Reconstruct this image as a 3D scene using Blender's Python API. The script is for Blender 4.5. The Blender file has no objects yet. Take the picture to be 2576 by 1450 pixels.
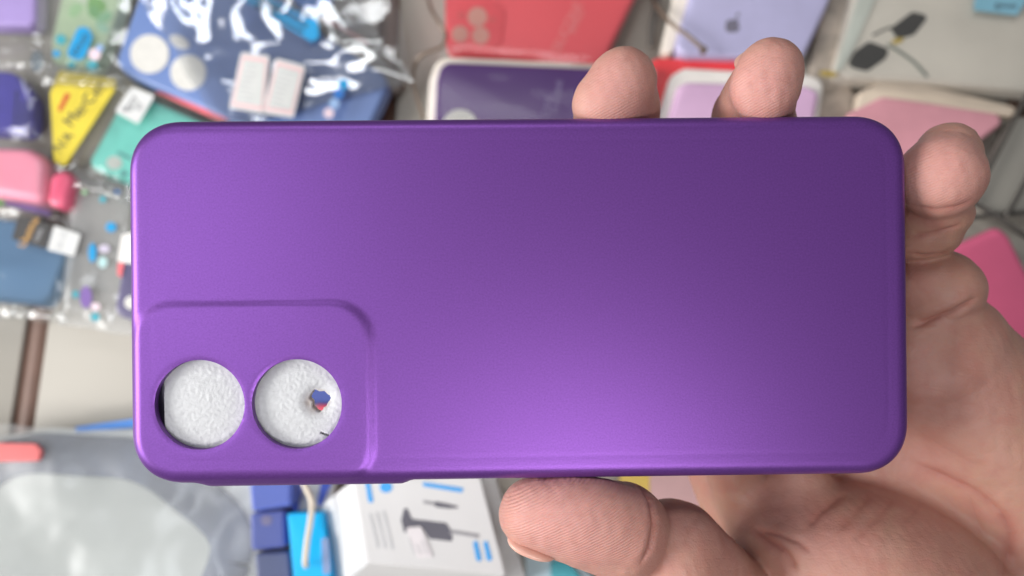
import bpy, bmesh, math, random
import numpy as np
from mathutils import Matrix, Vector, noise as mnoise

# ------------------------------------------------------------------ camera, world, lights, exposure
S = bpy.context.scene
C = S.collection
MM = 0.001
S.render.engine = 'CYCLES'
S.cycles.use_denoising = True
S.cycles.max_bounces = 8
S.cycles.transparent_max_bounces = 24
S.view_settings.view_transform = 'Standard'
S.view_settings.look = 'None'
S.view_settings.exposure = -0.14
S.view_settings.gamma = 1.0

D = 156.0                     # mm from the lens to the back of the case
PX = 216.0 / 2576.0           # mm per picture unit at that distance (pictures measured 2576 wide)
R90 = Matrix.Rotation(math.radians(90), 4, 'X')   # local x right, y up, z towards the lens

cam_d = bpy.data.cameras.new('camera')
cam = bpy.data.objects.new('camera', cam_d)
C.objects.link(cam)
cam.matrix_world = R90 @ Matrix.Translation((0, 0, D * MM))
cam_d.sensor_width = 36.0
cam_d.lens = 36.0 * D / 216.0
cam_d.clip_start = 0.005
cam_d.clip_end = 20
cam_d.dof.use_dof = True
cam_d.dof.focus_distance = (D + 1.0) * MM
cam_d.dof.aperture_fstop = cam_d.lens / 2.9
S.camera = cam

w_ = bpy.data.worlds.new('World')
S.world = w_
w_.use_nodes = True
w_.node_tree.nodes['Background'].inputs[0].default_value = (0.93, 0.96, 1.0, 1)
w_.node_tree.nodes['Background'].inputs[1].default_value = 0.15


def area(name, pos, aim, size, power, col, spread=180.0):
    l = bpy.data.lights.new(name, 'AREA')
    l.shape = 'RECTANGLE'
    l.size, l.size_y = size
    l.energy = power
    l.color = col
    l.spread = math.radians(spread)
    o = bpy.data.objects.new(name, l)
    C.objects.link(o)
    p = R90 @ (Vector(pos) * MM)
    a = R90 @ (Vector(aim) * MM)
    o.location = p
    o.rotation_euler = (a - p).to_track_quat('-Z', 'Y').to_euler()
    return o


# shop-front daylight from the lower left of the picture, and a ceiling tube
area('shop_front_light', (100, -370, 870), (-115, -20, -100), (0.27, 0.22), 0.275, (1.0, 0.985, 0.97), 42)
area('ceiling_light', (-430, 90, 900), (-90, 40, -150), (0.13, 0.8), 0.30, (0.92, 0.96, 1.0), 58)
area('wall_fill', (-1200, -60, 430), (0, 120, -200), (0.9, 0.8), 4.6, (1.0, 0.99, 0.97), 60)  # added unseen lamp: lifts the wall articles more than the held case
area('tube_light', (-150, 760, 640), (110, 100, -190), (0.6, 0.12), 0.8, (0.97, 0.99, 1.0), 110)

# ------------------------------------------------------------------ helpers
random.seed(4)


def tag(o, label=None, cat=None, group=None, kind=None):
    if label: o['label'] = label
    if cat: o['category'] = cat
    if group: o['group'] = group
    if kind: o['kind'] = kind
    return o


def empty(name, m):
    o = bpy.data.objects.new(name, None)
    o.empty_display_size = 0.01
    C.objects.link(o)
    o.matrix_world = m
    return o


def link(name, me, mat, parent=None, smooth=True):
    me.materials.append(mat)
    if smooth:
        me.polygons.foreach_set('use_smooth', [True] * len(me.polygons))
    o = bpy.data.objects.new(name, me)
    C.objects.link(o)
    if parent is not None:
        o.parent = parent
    return o


def mesh(name, v, f):
    me = bpy.data.meshes.new(name)
    me.from_pydata([tuple(p) for p in v], [], [tuple(q) for q in f])
    me.update()
    return me


def srgb(r, g, b):
    def c(x):
        x /= 255.0
        return x / 12.92 if x <= 0.04045 else ((x + 0.055) / 1.055) ** 2.4
    return (c(r), c(g), c(b))


MATS = {}
LIGHT_GAIN = 1.0


def mat(name, col, rough=0.5, spec=0.5, var=0.06, scale=60.0, bump=0.0, bscale=900.0, sss=0.0, metal=0.0, coat=0.0, sheen=0.0):
    if name in MATS:
        return MATS[name]
    col = tuple(min(0.92, c * LIGHT_GAIN) for c in col)
    m = bpy.data.materials.new(name)
    m.use_nodes = True
    nt = m.node_tree
    b = nt.nodes['Principled BSDF']
    b.inputs['Roughness'].default_value = rough
    b.inputs['Specular IOR Level'].default_value = spec
    b.inputs['Metallic'].default_value = metal
    b.inputs['Coat Weight'].default_value = coat
    b.inputs['Coat Roughness'].default_value = 0.12
    tc = nt.nodes.new('ShaderNodeTexCoord')
    n = nt.nodes.new('ShaderNodeTexNoise')
    n.inputs['Scale'].default_value = scale
    n.inputs['Detail'].default_value = 4
    nt.links.new(tc.outputs['Object'], n.inputs['Vector'])
    r = nt.nodes.new('ShaderNodeValToRGB')
    r.color_ramp.elements[0].position = 0.3
    r.color_ramp.elements[1].position = 0.7
    r.color_ramp.elements[0].color = (*[max(0, c * (1 - var)) for c in col], 1)
    r.color_ramp.elements[1].color = (*[min(1, c * (1 + var)) for c in col], 1)
    nt.links.new(n.outputs['Fac'], r.inputs['Fac'])
    nt.links.new(r.outputs['Color'], b.inputs['Base Color'])
    if sss:
        b.inputs['Subsurface Weight'].default_value = sss
        b.inputs['Subsurface Radius'].default_value = (1, 1, 1)
        b.inputs['Subsurface Scale'].default_value = 0.001
    if bump:
        n2 = nt.nodes.new('ShaderNodeTexNoise')
        n2.inputs['Scale'].default_value = bscale
        n2.inputs['Detail'].default_value = 3
        nt.links.new(tc.outputs['Object'], n2.inputs['Vector'])
        bp = nt.nodes.new('ShaderNodeBump')
        bp.inputs['Strength'].default_value = bump
        bp.inputs['Distance'].default_value = 0.0004
        nt.links.new(n2.outputs['Fac'], bp.inputs['Height'])
        nt.links.new(bp.outputs['Normal'], b.inputs['Normal'])
    MATS[name] = m
    return m


def film_mat(name, tint=(1, 1, 1), milk=0.06, refl=0.07, rough=0.07, fs=45.0, bs=0.28, stretch=None):
    """clear plastic film: see-through, glossy, faintly milky"""
    if name in MATS:
        return MATS[name]
    m = bpy.data.materials.new(name)
    m.use_nodes = True
    nt = m.node_tree
    nt.nodes.remove(nt.nodes['Principled BSDF'])
    out = nt.nodes['Material Output']
    tr = nt.nodes.new('ShaderNodeBsdfTransparent')
    tr.inputs[0].default_value = (*tint, 1)
    di = nt.nodes.new('ShaderNodeBsdfDiffuse')
    di.inputs[0].default_value = (0.85, 0.86, 0.86, 1)
    gl = nt.nodes.new('ShaderNodeBsdfGlossy')
    gl.inputs['Roughness'].default_value = rough
    tc = nt.nodes.new('ShaderNodeTexCoord')
    nz = nt.nodes.new('ShaderNodeTexNoise')
    nz.inputs['Scale'].default_value = fs
    nz.inputs['Detail'].default_value = 2
    nz.inputs['Distortion'].default_value = 1.2
    mp = nt.nodes.new('ShaderNodeMapping')
    if stretch:
        mp.inputs['Rotation'].default_value = (0, 0, math.radians(stretch[0]))
        mp.inputs['Scale'].default_value = (stretch[1], stretch[2], 1)
    nt.links.new(tc.outputs['Object'], mp.inputs['Vector'])
    nt.links.new(mp.outputs[0], nz.inputs['Vector'])
    bp = nt.nodes.new('ShaderNodeBump')
    bp.inputs['Strength'].default_value = bs
    bp.inputs['Distance'].default_value = 0.003
    nt.links.new(nz.outputs['Fac'], bp.inputs['Height'])
    nt.links.new(bp.outputs['Normal'], gl.inputs['Normal'])
    m1 = nt.nodes.new('ShaderNodeMixShader')
    m1.inputs[0].default_value = milk
    nt.links.new(tr.outputs[0], m1.inputs[1])
    nt.links.new(di.outputs[0], m1.inputs[2])
    lw = nt.nodes.new('ShaderNodeFresnel')
    lw.inputs['IOR'].default_value = 1.45
    ad = nt.nodes.new('ShaderNodeMath')
    ad.operation = 'MULTIPLY_ADD'
    ad.inputs[1].default_value = 0.6
    ad.inputs[2].default_value = refl
    nt.links.new(lw.outputs[0], ad.inputs[0])
    m2 = nt.nodes.new('ShaderNodeMixShader')
    nt.links.new(ad.outputs[0], m2.inputs[0])
    nt.links.new(m1.outputs[0], m2.inputs[1])
    nt.links.new(gl.outputs[0], m2.inputs[2])
    nt.links.new(m2.outputs[0], out.inputs[0])
    MATS[name] = m
    return m


def H(px, py, w):
    """picture measure + depth (mm) -> local mm"""
    k = PX * (D - w) / D
    return np.array([(px - 1288) * k, (725 - py) * k, w])


# ------------------------------------------------------------------ the display wall (tilted: its lower part is nearer)
TILT = math.radians(-13)
W0 = -190.0
WALL = R90 @ Matrix.Translation((0, 0, W0 * MM)) @ Matrix.Rotation(TILT, 4, 'X')
ct, st = math.cos(TILT), math.sin(TILT)


def B(px, py, h):
    """point of the wall frame (a, b) in mm at height h above the wall"""
    d = np.array([(px - 1288) * PX, (725 - py) * PX, -D])
    o = np.array([0, 0, D - W0])
    # rotate by -TILT about x
    def rot(p):
        return np.array([p[0], p[1] * ct + p[2] * st, -p[1] * st + p[2] * ct])
    o, d = rot(o), rot(d)
    t = (h - o[2]) / d[2]
    q = o + t * d
    return q[:2]


def fillet(pts, r, n=6):
    pts = [np.array(p, float) for p in pts]
    out = []
    m = len(pts)
    rs = r if isinstance(r, (list, tuple)) else [r] * m
    for i in range(m):
        p, a, b = pts[i], pts[i - 1], pts[(i + 1) % m]
        ri = rs[i]
        u, v = a - p, b - p
        lu, lv = np.linalg.norm(u), np.linalg.norm(v)
        if ri <= 0 or lu < 1e-6 or lv < 1e-6:
            out.append(p); continue
        u /= lu; v /= lv
        ang = math.acos(max(-1, min(1, float(u @ v))))
        if ang > 3.1:
            out.append(p); continue
        t = min(ri / math.tan(ang / 2), lu * 0.49, lv * 0.49)
        rr = t * math.tan(ang / 2)
        bis = (u + v); bis /= np.linalg.norm(bis)
        c = p + bis * (rr / math.sin(ang / 2))
        s0, s1 = p + u * t, p + v * t
        a0 = math.atan2(*(s0 - c)[::-1]); a1 = math.atan2(*(s1 - c)[::-1])
        da = (a1 - a0 + math.pi) % (2 * math.pi) - math.pi
        for k in range(n + 1):
            x = a0 + da * k / n
            out.append(c + rr * np.array([math.cos(x), math.sin(x)]))
    return out


def prism(name, pts, t, bev=0.0, z0=0.0):
    """rounded prism over an outline (mm), base at z0, thickness t, softened front edge"""
    pts = np.array(pts)
    A = 0.5 * np.sum(pts[:, 0] * np.roll(pts[:, 1], -1) - np.roll(pts[:, 0], -1) * pts[:, 1])
    if A < 0:
        pts = pts[::-1]
    n = len(pts)
    e = np.roll(pts, -1, 0) - np.roll(pts, 1, 0)
    nrm = np.stack([e[:, 1], -e[:, 0]], 1)
    nrm /= np.linalg.norm(nrm, axis=1)[:, None] + 1e-9
    rings = [(0, z0), (0, z0 + t - bev)]
    if bev > 0:
        for k in range(1, 5):
            x = k / 4 * math.pi / 2
            rings.append((bev * (1 - math.cos(x)), z0 + t - bev + bev * math.sin(x)))
    v, f = [], []
    for ins, z in rings:
        q = pts - nrm * ins
        v += [(a * MM, b * MM, z * MM) for a, b in q]
    for r in range(len(rings) - 1):
        for i in range(n):
            j = (i + 1) % n
            f.append((r * n + i, r * n + j, (r + 1) * n + j, (r + 1) * n + i))
    f.append(tuple(range((len(rings) - 1) * n, len(rings) * n)))
    f.append(tuple(range(n - 1, -1, -1)))
    me = mesh(name, v, f)
    return me


def sharp(me, ang=40):
    me.polygons.foreach_set('use_smooth', [True] * len(me.polygons))
    me.set_sharp_from_angle(angle=math.radians(ang))


class Item:
    """one shop article on the wall; parts are laid out in the wall frame about its own origin"""
    def __init__(self, name, label, cat, px, py, h, group=None):
        self.o = B(px, py, h)
        self.h = h
        self.root = tag(empty(name, WALL @ Matrix.Translation((self.o[0] * MM, self.o[1] * MM, h * MM))), label, cat, group)

    def pts(self, poly, h):
        return [B(x, y, h) - self.o for x, y in poly]

    def slab(self, name, poly, z, t, m, r=0.0, bev=0.0, parent=None, label=None):
        """outline poly (picture units, as seen at its front face) -> solid z..z+t above the item's base"""
        pts = self.pts(poly, self.h + z + t)
        me = prism(name, fillet(pts, r) if r else [np.array(p) for p in pts], t, bev, z)
        o = link(name, me, m, parent or self.root)
        sharp(me)
        if label: o['label'] = label
        return o

    def disc(self, name, c, rx, ry, z, t, m, ang=0.0, parent=None, n=40, bev=0.0):
        poly = []
        for k in range(n):
            x = 2 * math.pi * k / n
            dx, dy = rx * math.cos(x), ry * math.sin(x)
            poly.append((c[0] + dx * math.cos(ang) - dy * math.sin(ang), c[1] + dx * math.sin(ang) + dy * math.cos(ang)))
        return self.slab(name, poly, z, t, m, 0, bev, parent)

    def film(self, name, quad, z, amp, m, bulge=2.0, nx=44, ny=44, seed=0, ridge=1.0, lean=0.0):
        """crumpled plastic film stretched over a quad (TL, TR, BR, BL)"""
        q = [np.array(p) for p in self.pts(quad, self.h + z)]
        v, f = [], []
        for j in range(ny + 1):
            for i in range(nx + 1):
                s, t = i / nx, j / ny
                p = (q[0] * (1 - s) + q[1] * s) * (1 - t) + (q[3] * (1 - s) + q[2] * s) * t
                e = min(1.0, 8 * min(s, 1 - s, t, 1 - t))
                nv = Vector((p[0] * 0.035 + seed * 7.3, p[1] * 0.035, seed))
                a = mnoise.fractal(nv, 1.2, 2.0, 3)
                b = 1 - abs(mnoise.noise(Vector((p[0] * 0.02 + p[1] * 0.012 + 31, p[1] * 0.03 - p[0] * 0.018 + seed * 3.1, 2.0)))) * 2
                wob = mnoise.noise(Vector((p[0] * 0.08, p[1] * 0.08, seed + 9.0)))
                zz = z + bulge * e + amp * (0.6 * a + 0.5 * ridge * b) * (0.35 + 0.65 * e)
                zz += lean * max(0.0, p[1] + 4.0)     # the top of the bag hangs forward on its hook
                edge = 1.5 * wob * (1 - e)
                v.append(((p[0] + edge) * MM, (p[1] + edge) * MM, max(zz, z * 0.3) * MM))
        for j in range(ny):
            for i in range(nx):
                a = j * (nx + 1) + i
                f.append((a, a + nx + 1, a + nx + 2, a + 1))
        me = mesh(name, v, f)
        return link(name, me, m, self.root)

    def text(self, name, body, px, py, size_px, ang_deg, z, m, parent=None, stretch=1.0):
        cu = bpy.data.curves.new(name, 'FONT')
        cu.body = body
        cu.align_x = 'CENTER'
        cu.align_y = 'CENTER'
        h = self.h + z
        k = np.linalg.norm(B(px + 1, py, h) - B(px, py, h))
        cu.size = size_px * k * MM
        cu.extrude = 0.00006
        cu.materials.append(m)
        tmp = bpy.data.objects.new(name, cu)
        C.objects.link(tmp)
        me = bpy.data.meshes.new_from_object(tmp.evaluated_get(bpy.context.evaluated_depsgraph_get()))
        bpy.data.objects.remove(tmp)
        o = bpy.data.objects.new(name, me)
        C.objects.link(o)
        o.parent = parent or self.root
        p = B(px, py, h) - self.o
        o.matrix_local = Matrix.Translation((p[0] * MM, p[1] * MM, z * MM)) @ Matrix.Rotation(math.radians(ang_deg), 4, 'Z') @ Matrix.Diagonal((stretch, 1, 1, 1))
        return o

    def tube(self, name, path, r, m, parent=None, seg=10):
        """path of (px, py, z) -> round wire"""
        P = []
        for x, y, z in path:
            p = B(x, y, self.h + z) - self.o
            P.append(np.array([p[0], p[1], z]))
        me = tube_mesh(name, P, r, seg)
        return link(name, me, m, parent or self.root)


def tube_mesh(name, P, r, seg=10):
    # resample with Catmull-Rom
    P = [np.array(p, float) for p in P]
    Q = []
    for i in range(len(P) - 1):
        p0, p1, p2, p3 = P[max(i - 1, 0)], P[i], P[i + 1], P[min(i + 2, len(P) - 1)]
        for k in range(8):
            t = k / 8
            Q.append(0.5 * ((2 * p1) + (-p0 + p2) * t + (2 * p0 - 5 * p1 + 4 * p2 - p3) * t * t + (-p0 + 3 * p1 - 3 * p2 + p3) * t ** 3))
    Q.append(P[-1])
    v, f = [], []
    up = np.array([0.13, 0.21, 0.97])
    rr = r if isinstance(r, (tuple, list)) else (r, r)
    for i, q in enumerate(Q):
        d = Q[min(i + 1, len(Q) - 1)] - Q[max(i - 1, 0)]
        d /= np.linalg.norm(d) + 1e-9
        a = np.cross(d, up); a /= np.linalg.norm(a) + 1e-9
        b = np.cross(a, d)
        for k in range(seg):
            x = 2 * math.pi * k / seg
            v.append((q + a * math.cos(x) * rr[0] + b * math.sin(x) * rr[1]) * MM)
    for i in range(len(Q) - 1):
        for k in range(seg):
            j = (k + 1) % seg
            f.append((i * seg + k, i * seg + j, (i + 1) * seg + j, (i + 1) * seg + k))
    f.append(tuple(range(seg - 1, -1, -1)))
    f.append(tuple(range((len(Q) - 1) * seg, len(Q) * seg)))
    return mesh(name, v, f)


# ------------------------------------------------------------------ wall with its slat channels
m_wall = mat('wall_laminate', srgb(180, 174, 164), 0.45, 0.4, 0.03, 12, 0.05, 300)
m_chan = mat('channel_brown', srgb(128, 100, 88), 0.5, 0.4, 0.1, 80)
wall = tag(empty('wall', WALL), 'off-white slatted display wall with narrow brown channels', None, None, 'structure')
xs = [B(-1730, 800, 0)[0], B(-830, 800, 0)[0], B(80, 900, 0)[0], B(978, 60, 0)[0], B(1868, 100, 0)[0], B(2760, 500, 0)[0]]
xs = [xs[3] + k * (xs[3] - xs[2]) for k in range(-4, 5)]
CH = 8.5
for k in range(len(xs) - 1):
    x0, x1 = xs[k] + CH / 2 + 1.05, xs[k + 1] - CH / 2 - 1.05
    me = prism('slat_panel', fillet([(x0, -420), (x1, -420), (x1, 420), (x0, 420)], 0.5, 2), 12, 0.6, -12)
    sharp(me)
    link('slat_panel', me, m_wall, wall)
    me = prism('channel_strip', [(xs[k] - CH / 2 - 1, -419), (xs[k] + CH / 2 + 1, -419), (xs[k] + CH / 2 + 1, 419), (xs[k] - CH / 2 - 1, 419)], 11, 0, -12.6)
    link('channel_strip', me, m_chan, wall)

# ------------------------------------------------------------------ the purple case
L_, W_, T_ = 166.6, 77.4, 10.0
RC = 11.5


def rrect(n_side=1.0):
    pts = []
    hx, hy = L_ / 2, W_ / 2
    for cx, cy, a0 in ((hx - RC, hy - RC, 0), (-hx + RC, hy - RC, 90), (-hx + RC, -hy + RC, 180), (hx - RC, -hy + RC, 270)):
        for k in range(25):
            a = math.radians(a0 + 90 * k / 24)
            # slightly squarer than a circle, as moulded cases are
            c, s = math.cos(a), math.sin(a)
            e = 2.25
            pts.append((cx + RC * math.copysign(abs(c) ** (2 / e), c), cy + RC * math.copysign(abs(s) ** (2 / e), s)))
    out = []
    n = len(pts)
    for i in range(n):
        p, q = np.array(pts[i]), np.array(pts[(i + 1) % n])
        l = np.linalg.norm(q - p)
        m = max(1, int(round(l / n_side)))
        for k in range(m):
            out.append(p + (q - p) * k / m)
    return np.array(out)


CASE_C = H(1311.5, 752, 0)
case_m = R90 @ Matrix.Translation((CASE_C[0] * MM, CASE_C[1] * MM, -0.8 * MM)) @ Matrix.Rotation(math.radians(0.62), 4, 'Z') @ Matrix.Rotation(math.radians(0.7), 4, 'Y')
inv_case = (R90.inverted() @ case_m).inverted()


def case_xy(px, py, w=0.0):
    p = H(px, py, w)
    q = inv_case @ Vector((p[0] * MM, p[1] * MM, p[2] * MM))
    return np.array([q.x / MM, q.y / MM])


def sd_rr(p, c, half, r):
    q = np.abs(p - c) - (half - r)
    return np.linalg.norm(np.maximum(q, 0), axis=-1) + np.minimum(np.max(q, axis=-1), 0) - r


pl_tr = case_xy(940, 752)            # top right corner of the raised camera field
pl_bl = case_xy(331, 1235)
pl_c = (pl_tr + pl_bl) / 2
pl_h = np.array([pl_tr[0] - pl_bl[0], pl_tr[1] - pl_bl[1]]) / 2
hole_a, hole_b = case_xy(503.5, 1018.5), case_xy(747, 1017)
HR = 9.45


def case_height(p):
    d = sd_rr(p, pl_c, pl_h, 9.0)
    x = np.clip((d + 1.5) / 1.6, 0, 1)
    h = 0.46 * (1 - x * x * (3 - 2 * x))
    # a faint moulded border a few mm inside the edge
    e = sd_rr(p, np.zeros(2), np.array([L_ / 2, W_ / 2]) - 5.2, 7.0)
    h = h - 0.016 * np.exp(-(e / 0.5) ** 2)
    for c in (hole_a, hole_b):
        r = np.linalg.norm(p - c, axis=-1)
        h = h - 0.22 * np.exp(-np.maximum(r - HR, 0) / 0.35)
    return h


def build_case():
    o = rrect(0.9)
    n = len(o)
    e = np.roll(o, -1, 0) - np.roll(o, 1, 0)
    nr = np.stack([e[:, 1], -e[:, 0]], 1)
    nr /= np.linalg.norm(nr, axis=1)[:, None]
    med = np.stack([np.clip(o[:, 0], -(L_ - W_) / 2, (L_ - W_) / 2), np.zeros(n)], 1)
    # side button cover: a low swelling of the lower long side
    bx0, bx1 = case_xy(470, 1210)[0], case_xy(1010, 1210)[0]
    t1 = np.clip((o[:, 0] - bx0) / 4, 0, 1) * np.clip((bx1 + 2.5 - o[:, 0]) / 3.2, 0, 1)
    sw = np.where(o[:, 1] < -W_ / 2 + 0.5, 0.95 * t1 * t1 * (3 - 2 * t1), 0.0)
    # shallow volume key cover on the upper side
    v, f = [], []
    rings = 0

    def ring(xy, z):
        nonlocal rings
        for (x, y), zz in zip(xy, np.broadcast_to(z, (n,))):
            v.append((x * MM, y * MM, zz * MM))
        rings += 1
    RE = 3.1
    # inside, from the open rim up to the inner face
    inner = o - nr * 1.35
    # outer skin, from rim to back face
    for z in (-T_ + 0.35,):
        ring(o - nr * 1.0, -T_ + 0.02)
        ring(o - nr * 0.35, -T_ + 0.02)
        ring(o + nr * (0.0), z)
    for z in (-8.4, -7.6, -6.0, -4.6, -3.8):
        k = 1.0 if z > -8.2 else 0.4
        ring(o + nr * (sw * k)[:, None], z)
    NB = 9
    for k in range(NB + 1):
        x = k / NB * math.pi / 2
        ins = RE * (1 - math.cos(x) ** 0.9)
        z = -RE + RE * math.sin(x)
        p = o - nr * ins + nr * (sw * max(0, 1 - k / 4))[:, None]
        hh = case_height(p) * (k / NB) ** 1.5
        ring(p, z + hh)
    start = o - nr * RE
    NI = 96
    for k in range(1, NI + 1):
        t = k / NI
        p = start * (1 - t) + med * t
        ring(p, case_height(p))
    # underside of the back plate
    top_last = rings - 1
    for r in range(rings - 1):
        for i in range(n):
            j = (i + 1) % n
            f.append((r * n + i, r * n + j, (r + 1) * n + j, (r + 1) * n + i))
    # inner shell
    first_in = rings
    ring(inner, -T_ + 0.02)
    ring(inner, -2.4)
    ring(o - nr * 2.2, -1.5)
    for t in (0.35, 0.7, 1.0):
        ring((o - nr * 2.2) * (1 - t) + med * t, -1.45)
    for r in range(first_in, rings - 1):
        for i in range(n):
            j = (i + 1) % n
            f.append((r * n + j, r * n + i, (r + 1) * n + i, (r + 1) * n + j))
    for i in range(n):
        j = (i + 1) % n
        f.append((i, first_in * n + i, first_in * n + j, j))
    me = mesh('phone_case', v, f)
    bm = bmesh.new()
    bm.from_mesh(me)
    bmesh.ops.remove_doubles(bm, verts=bm.verts, dist=0.00002)
    bmesh.ops.recalc_face_normals(bm, faces=bm.faces)
    # cut the two camera openings by deleting and re-stitching round holes
    bm.to_mesh(me)
    bm.free()
    return me


m_case = mat('purple_soft_touch', srgb(118, 69, 155), 0.405, 0.45, 0.11, 2400, 0.05, 2600, metal=0.66, coat=0.12)
m_case.node_tree.nodes['Principled BSDF'].inputs['Coat Roughness'].default_value = 0.5
case_me = build_case()
case = link('phone_case', case_me, m_case)
case.matrix_world = case_m
tag(case, 'matte purple soft-touch phone case with two round camera openings, held in the hand', 'phone case')
cut = []
for c in (hole_a, hole_b):
    pts = [(c[0] + HR * math.cos(2 * math.pi * k / 96), c[1] + HR * math.sin(2 * math.pi * k / 96)) for k in range(96)]
    me = prism('cutter', pts, 8, 0, -5)
    co = link('cutter', me, m_case)
    co.matrix_world = case_m
    md = case.modifiers.new('cut', 'BOOLEAN')
    md.operation = 'DIFFERENCE'
    md.object = co
    md.solver = 'EXACT'
    cut.append(co)
bpy.context.view_layer.update()
dg = bpy.context.evaluated_depsgraph_get()
me2 = bpy.data.meshes.new_from_object(case.evaluated_get(dg))
case.modifiers.clear()
case.data = me2
for co in cut:
    bpy.data.objects.remove(co)
me2.name = 'phone_case'
me2.polygons.foreach_set('use_smooth', [True] * len(me2.polygons))
me2.set_sharp_from_angle(angle=math.radians(32))

# foam filler inside the case, with its torn hole
m_foam = mat('white_foam', (0.62, 0.62, 0.635), 0.42, 0.5, 0.05, 900, 0.32, 4800, sss=0.5)


def build_foam():
    # a sheet lying against the inner face; resolution fine near the openings
    x0 = case_xy(405, 1000)[0]
    x1 = case_xy(890, 1000)[0]
    y0, y1 = case_xy(600, 1165)[1], case_xy(600, 880)[1]
    hc, hr = case_xy(808, 1004, -4), 2.05
    nk = case_xy(824, 1089, -4)
    h = 0.2
    nx, ny = int((x1 - x0) / h), int((y1 - y0) / h)
    gx, gy = np.meshgrid(np.linspace(x0, x1, nx), np.linspace(y0, y1, ny))
    v = []
    for x, y in zip(gx.ravel(), gy.ravel()):
        z = -1.75 + 0.10 * mnoise.noise(Vector((x * 1.3, y * 1.3, 0))) + 0.06 * mnoise.noise(Vector((x * 4.1, y * 4.1, 5)))
        r = math.hypot(x - hc[0], y - hc[1])
        z -= 0.7 * math.exp(-((r - hr) / 1.3) ** 2) if r > hr else 0.7
        # pillow out through the openings a little
        for c in (hole_a, hole_b):
            rr = math.hypot(x - c[0], y - c[1])
            z += 0.55 * max(0, 1 - (rr / HR) ** 2)
        edge = (0.12 * mnoise.noise(Vector((y * 2, 1, 1)))) if x <= x0 + 1e-6 else 0
        v.append(((x + edge) * MM, y * MM, z * MM))
    f = []
    hole = lambda x, y: math.hypot((x - hc[0]), (y - hc[1]) * 0.92) < hr * (1 + 0.13 * math.sin(3 * math.atan2(y - hc[1], x - hc[0]) + 0.6) + 0.06 * math.sin(7 * math.atan2(y - hc[1], x - hc[0])))
    nick = lambda x, y: abs(y - nk[1] + 0.4 * (x - nk[0])) < 0.28 and -1.0 < x - nk[0] < 0.9
    for j in range(ny - 1):
        for i in range(nx - 1):
            cx, cy = gx[j, i] + h / 2, gy[j, i] + h / 2
            if hole(cx, cy) or nick(cx, cy):
                continue
            a = j * nx + i
            f.append((a, a + 1, a + nx + 1, a + nx))
    me = mesh('foam_sheet', v, f)
    bm = bmesh.new(); bm.from_mesh(me)
    loose = [q for q in bm.verts if not q.link_faces]
    bmesh.ops.delete(bm, geom=loose, context='VERTS')
    r = bmesh.ops.extrude_face_region(bm, geom=bm.faces[:])
    for g in r['geom']:
        if isinstance(g, bmesh.types.BMVert):
            g.co.z -= 2.6 * MM
    bmesh.ops.recalc_face_normals(bm, faces=bm.faces)
    # round the torn rim a bit
    for _ in range(2):
        bmesh.ops.smooth_vert(bm, verts=[q for q in bm.verts if math.hypot(q.co.x / MM - hc[0], q.co.y / MM - hc[1]) < hr * 1.35], factor=0.5, use_axis_x=True, use_axis_y=True, use_axis_z=False)
    bm.to_mesh(me); bm.free()
    at = me.attributes.new('stain', 'FLOAT', 'POINT')
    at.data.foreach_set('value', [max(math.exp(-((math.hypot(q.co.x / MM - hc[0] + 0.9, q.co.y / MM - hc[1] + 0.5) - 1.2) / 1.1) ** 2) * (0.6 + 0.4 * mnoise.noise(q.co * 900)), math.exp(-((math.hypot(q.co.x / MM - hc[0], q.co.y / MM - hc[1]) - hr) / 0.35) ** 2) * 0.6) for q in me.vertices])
    nt = m_foam.node_tree
    pb = nt.nodes['Principled BSDF']
    src = pb.inputs['Base Color'].links[0].from_socket
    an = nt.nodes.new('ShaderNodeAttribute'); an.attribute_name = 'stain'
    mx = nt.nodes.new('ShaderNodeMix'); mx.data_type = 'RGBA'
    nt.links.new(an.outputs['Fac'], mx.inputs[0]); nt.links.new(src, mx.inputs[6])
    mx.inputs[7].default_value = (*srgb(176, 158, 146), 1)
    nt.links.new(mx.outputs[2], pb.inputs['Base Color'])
    o = link('foam_sheet', me, m_foam)
    o.matrix_world = case_m
    b = link('gap_shade_strip', prism('gap_shade_strip', fillet([(x0 - 6.0, y0 + 1), (x0 + 2.5, y0 + 1), (x0 + 2.5, y1 - 1), (x0 - 6.0, y1 - 1)], 0.5), 0.5, 0.1, -6.5), mat('gap_shade_grey', srgb(150, 148, 168), 0.6), o)  # added strip in the foam gap, grey for the shade inside the case
    tag(o, 'white foam filler sheet with a torn hole, showing through the purple case openings', 'foam')


build_foam()

# ------------------------------------------------------------------ the hand
def smin(a, b, k):
    if k <= 0:
        return np.minimum(a, b)
    h = np.maximum(k - np.abs(a - b), 0) / k
    return np.minimum(a, b) - h * h * k * 0.25


def rc(P, a, b, ra, rb):
    """tapered capsule"""
    ab = b - a
    l2 = float(ab @ ab)
    t = np.clip(((P - a) @ ab) / l2, 0, 1)
    q = P - a - t[:, None] * ab
    return np.sqrt(np.einsum('ij,ij->i', q, q)) - (ra + (rb - ra) * t)


def ell(P, c, r, rot=0.0):
    q = P - c
    if rot:
        cs, sn = math.cos(rot), math.sin(rot)
        q = np.stack([q[:, 0] * cs + q[:, 1] * sn, -q[:, 0] * sn + q[:, 1] * cs, q[:, 2]], 1)
    k0 = np.linalg.norm(q / r, axis=1)
    k1 = np.linalg.norm(q / (np.array(r) ** 2), axis=1) + 1e-9
    return k0 * (k0 - 1) / k1


def chain(P, pts, k):
    d = None
    for i in range(len(pts) - 1):
        a, b = pts[i], pts[i + 1]
        x = rc(P, H(*a[:3]), H(*b[:3]), a[3], b[3])
        d = x if d is None else smin(d, x, k)
    return d


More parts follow.
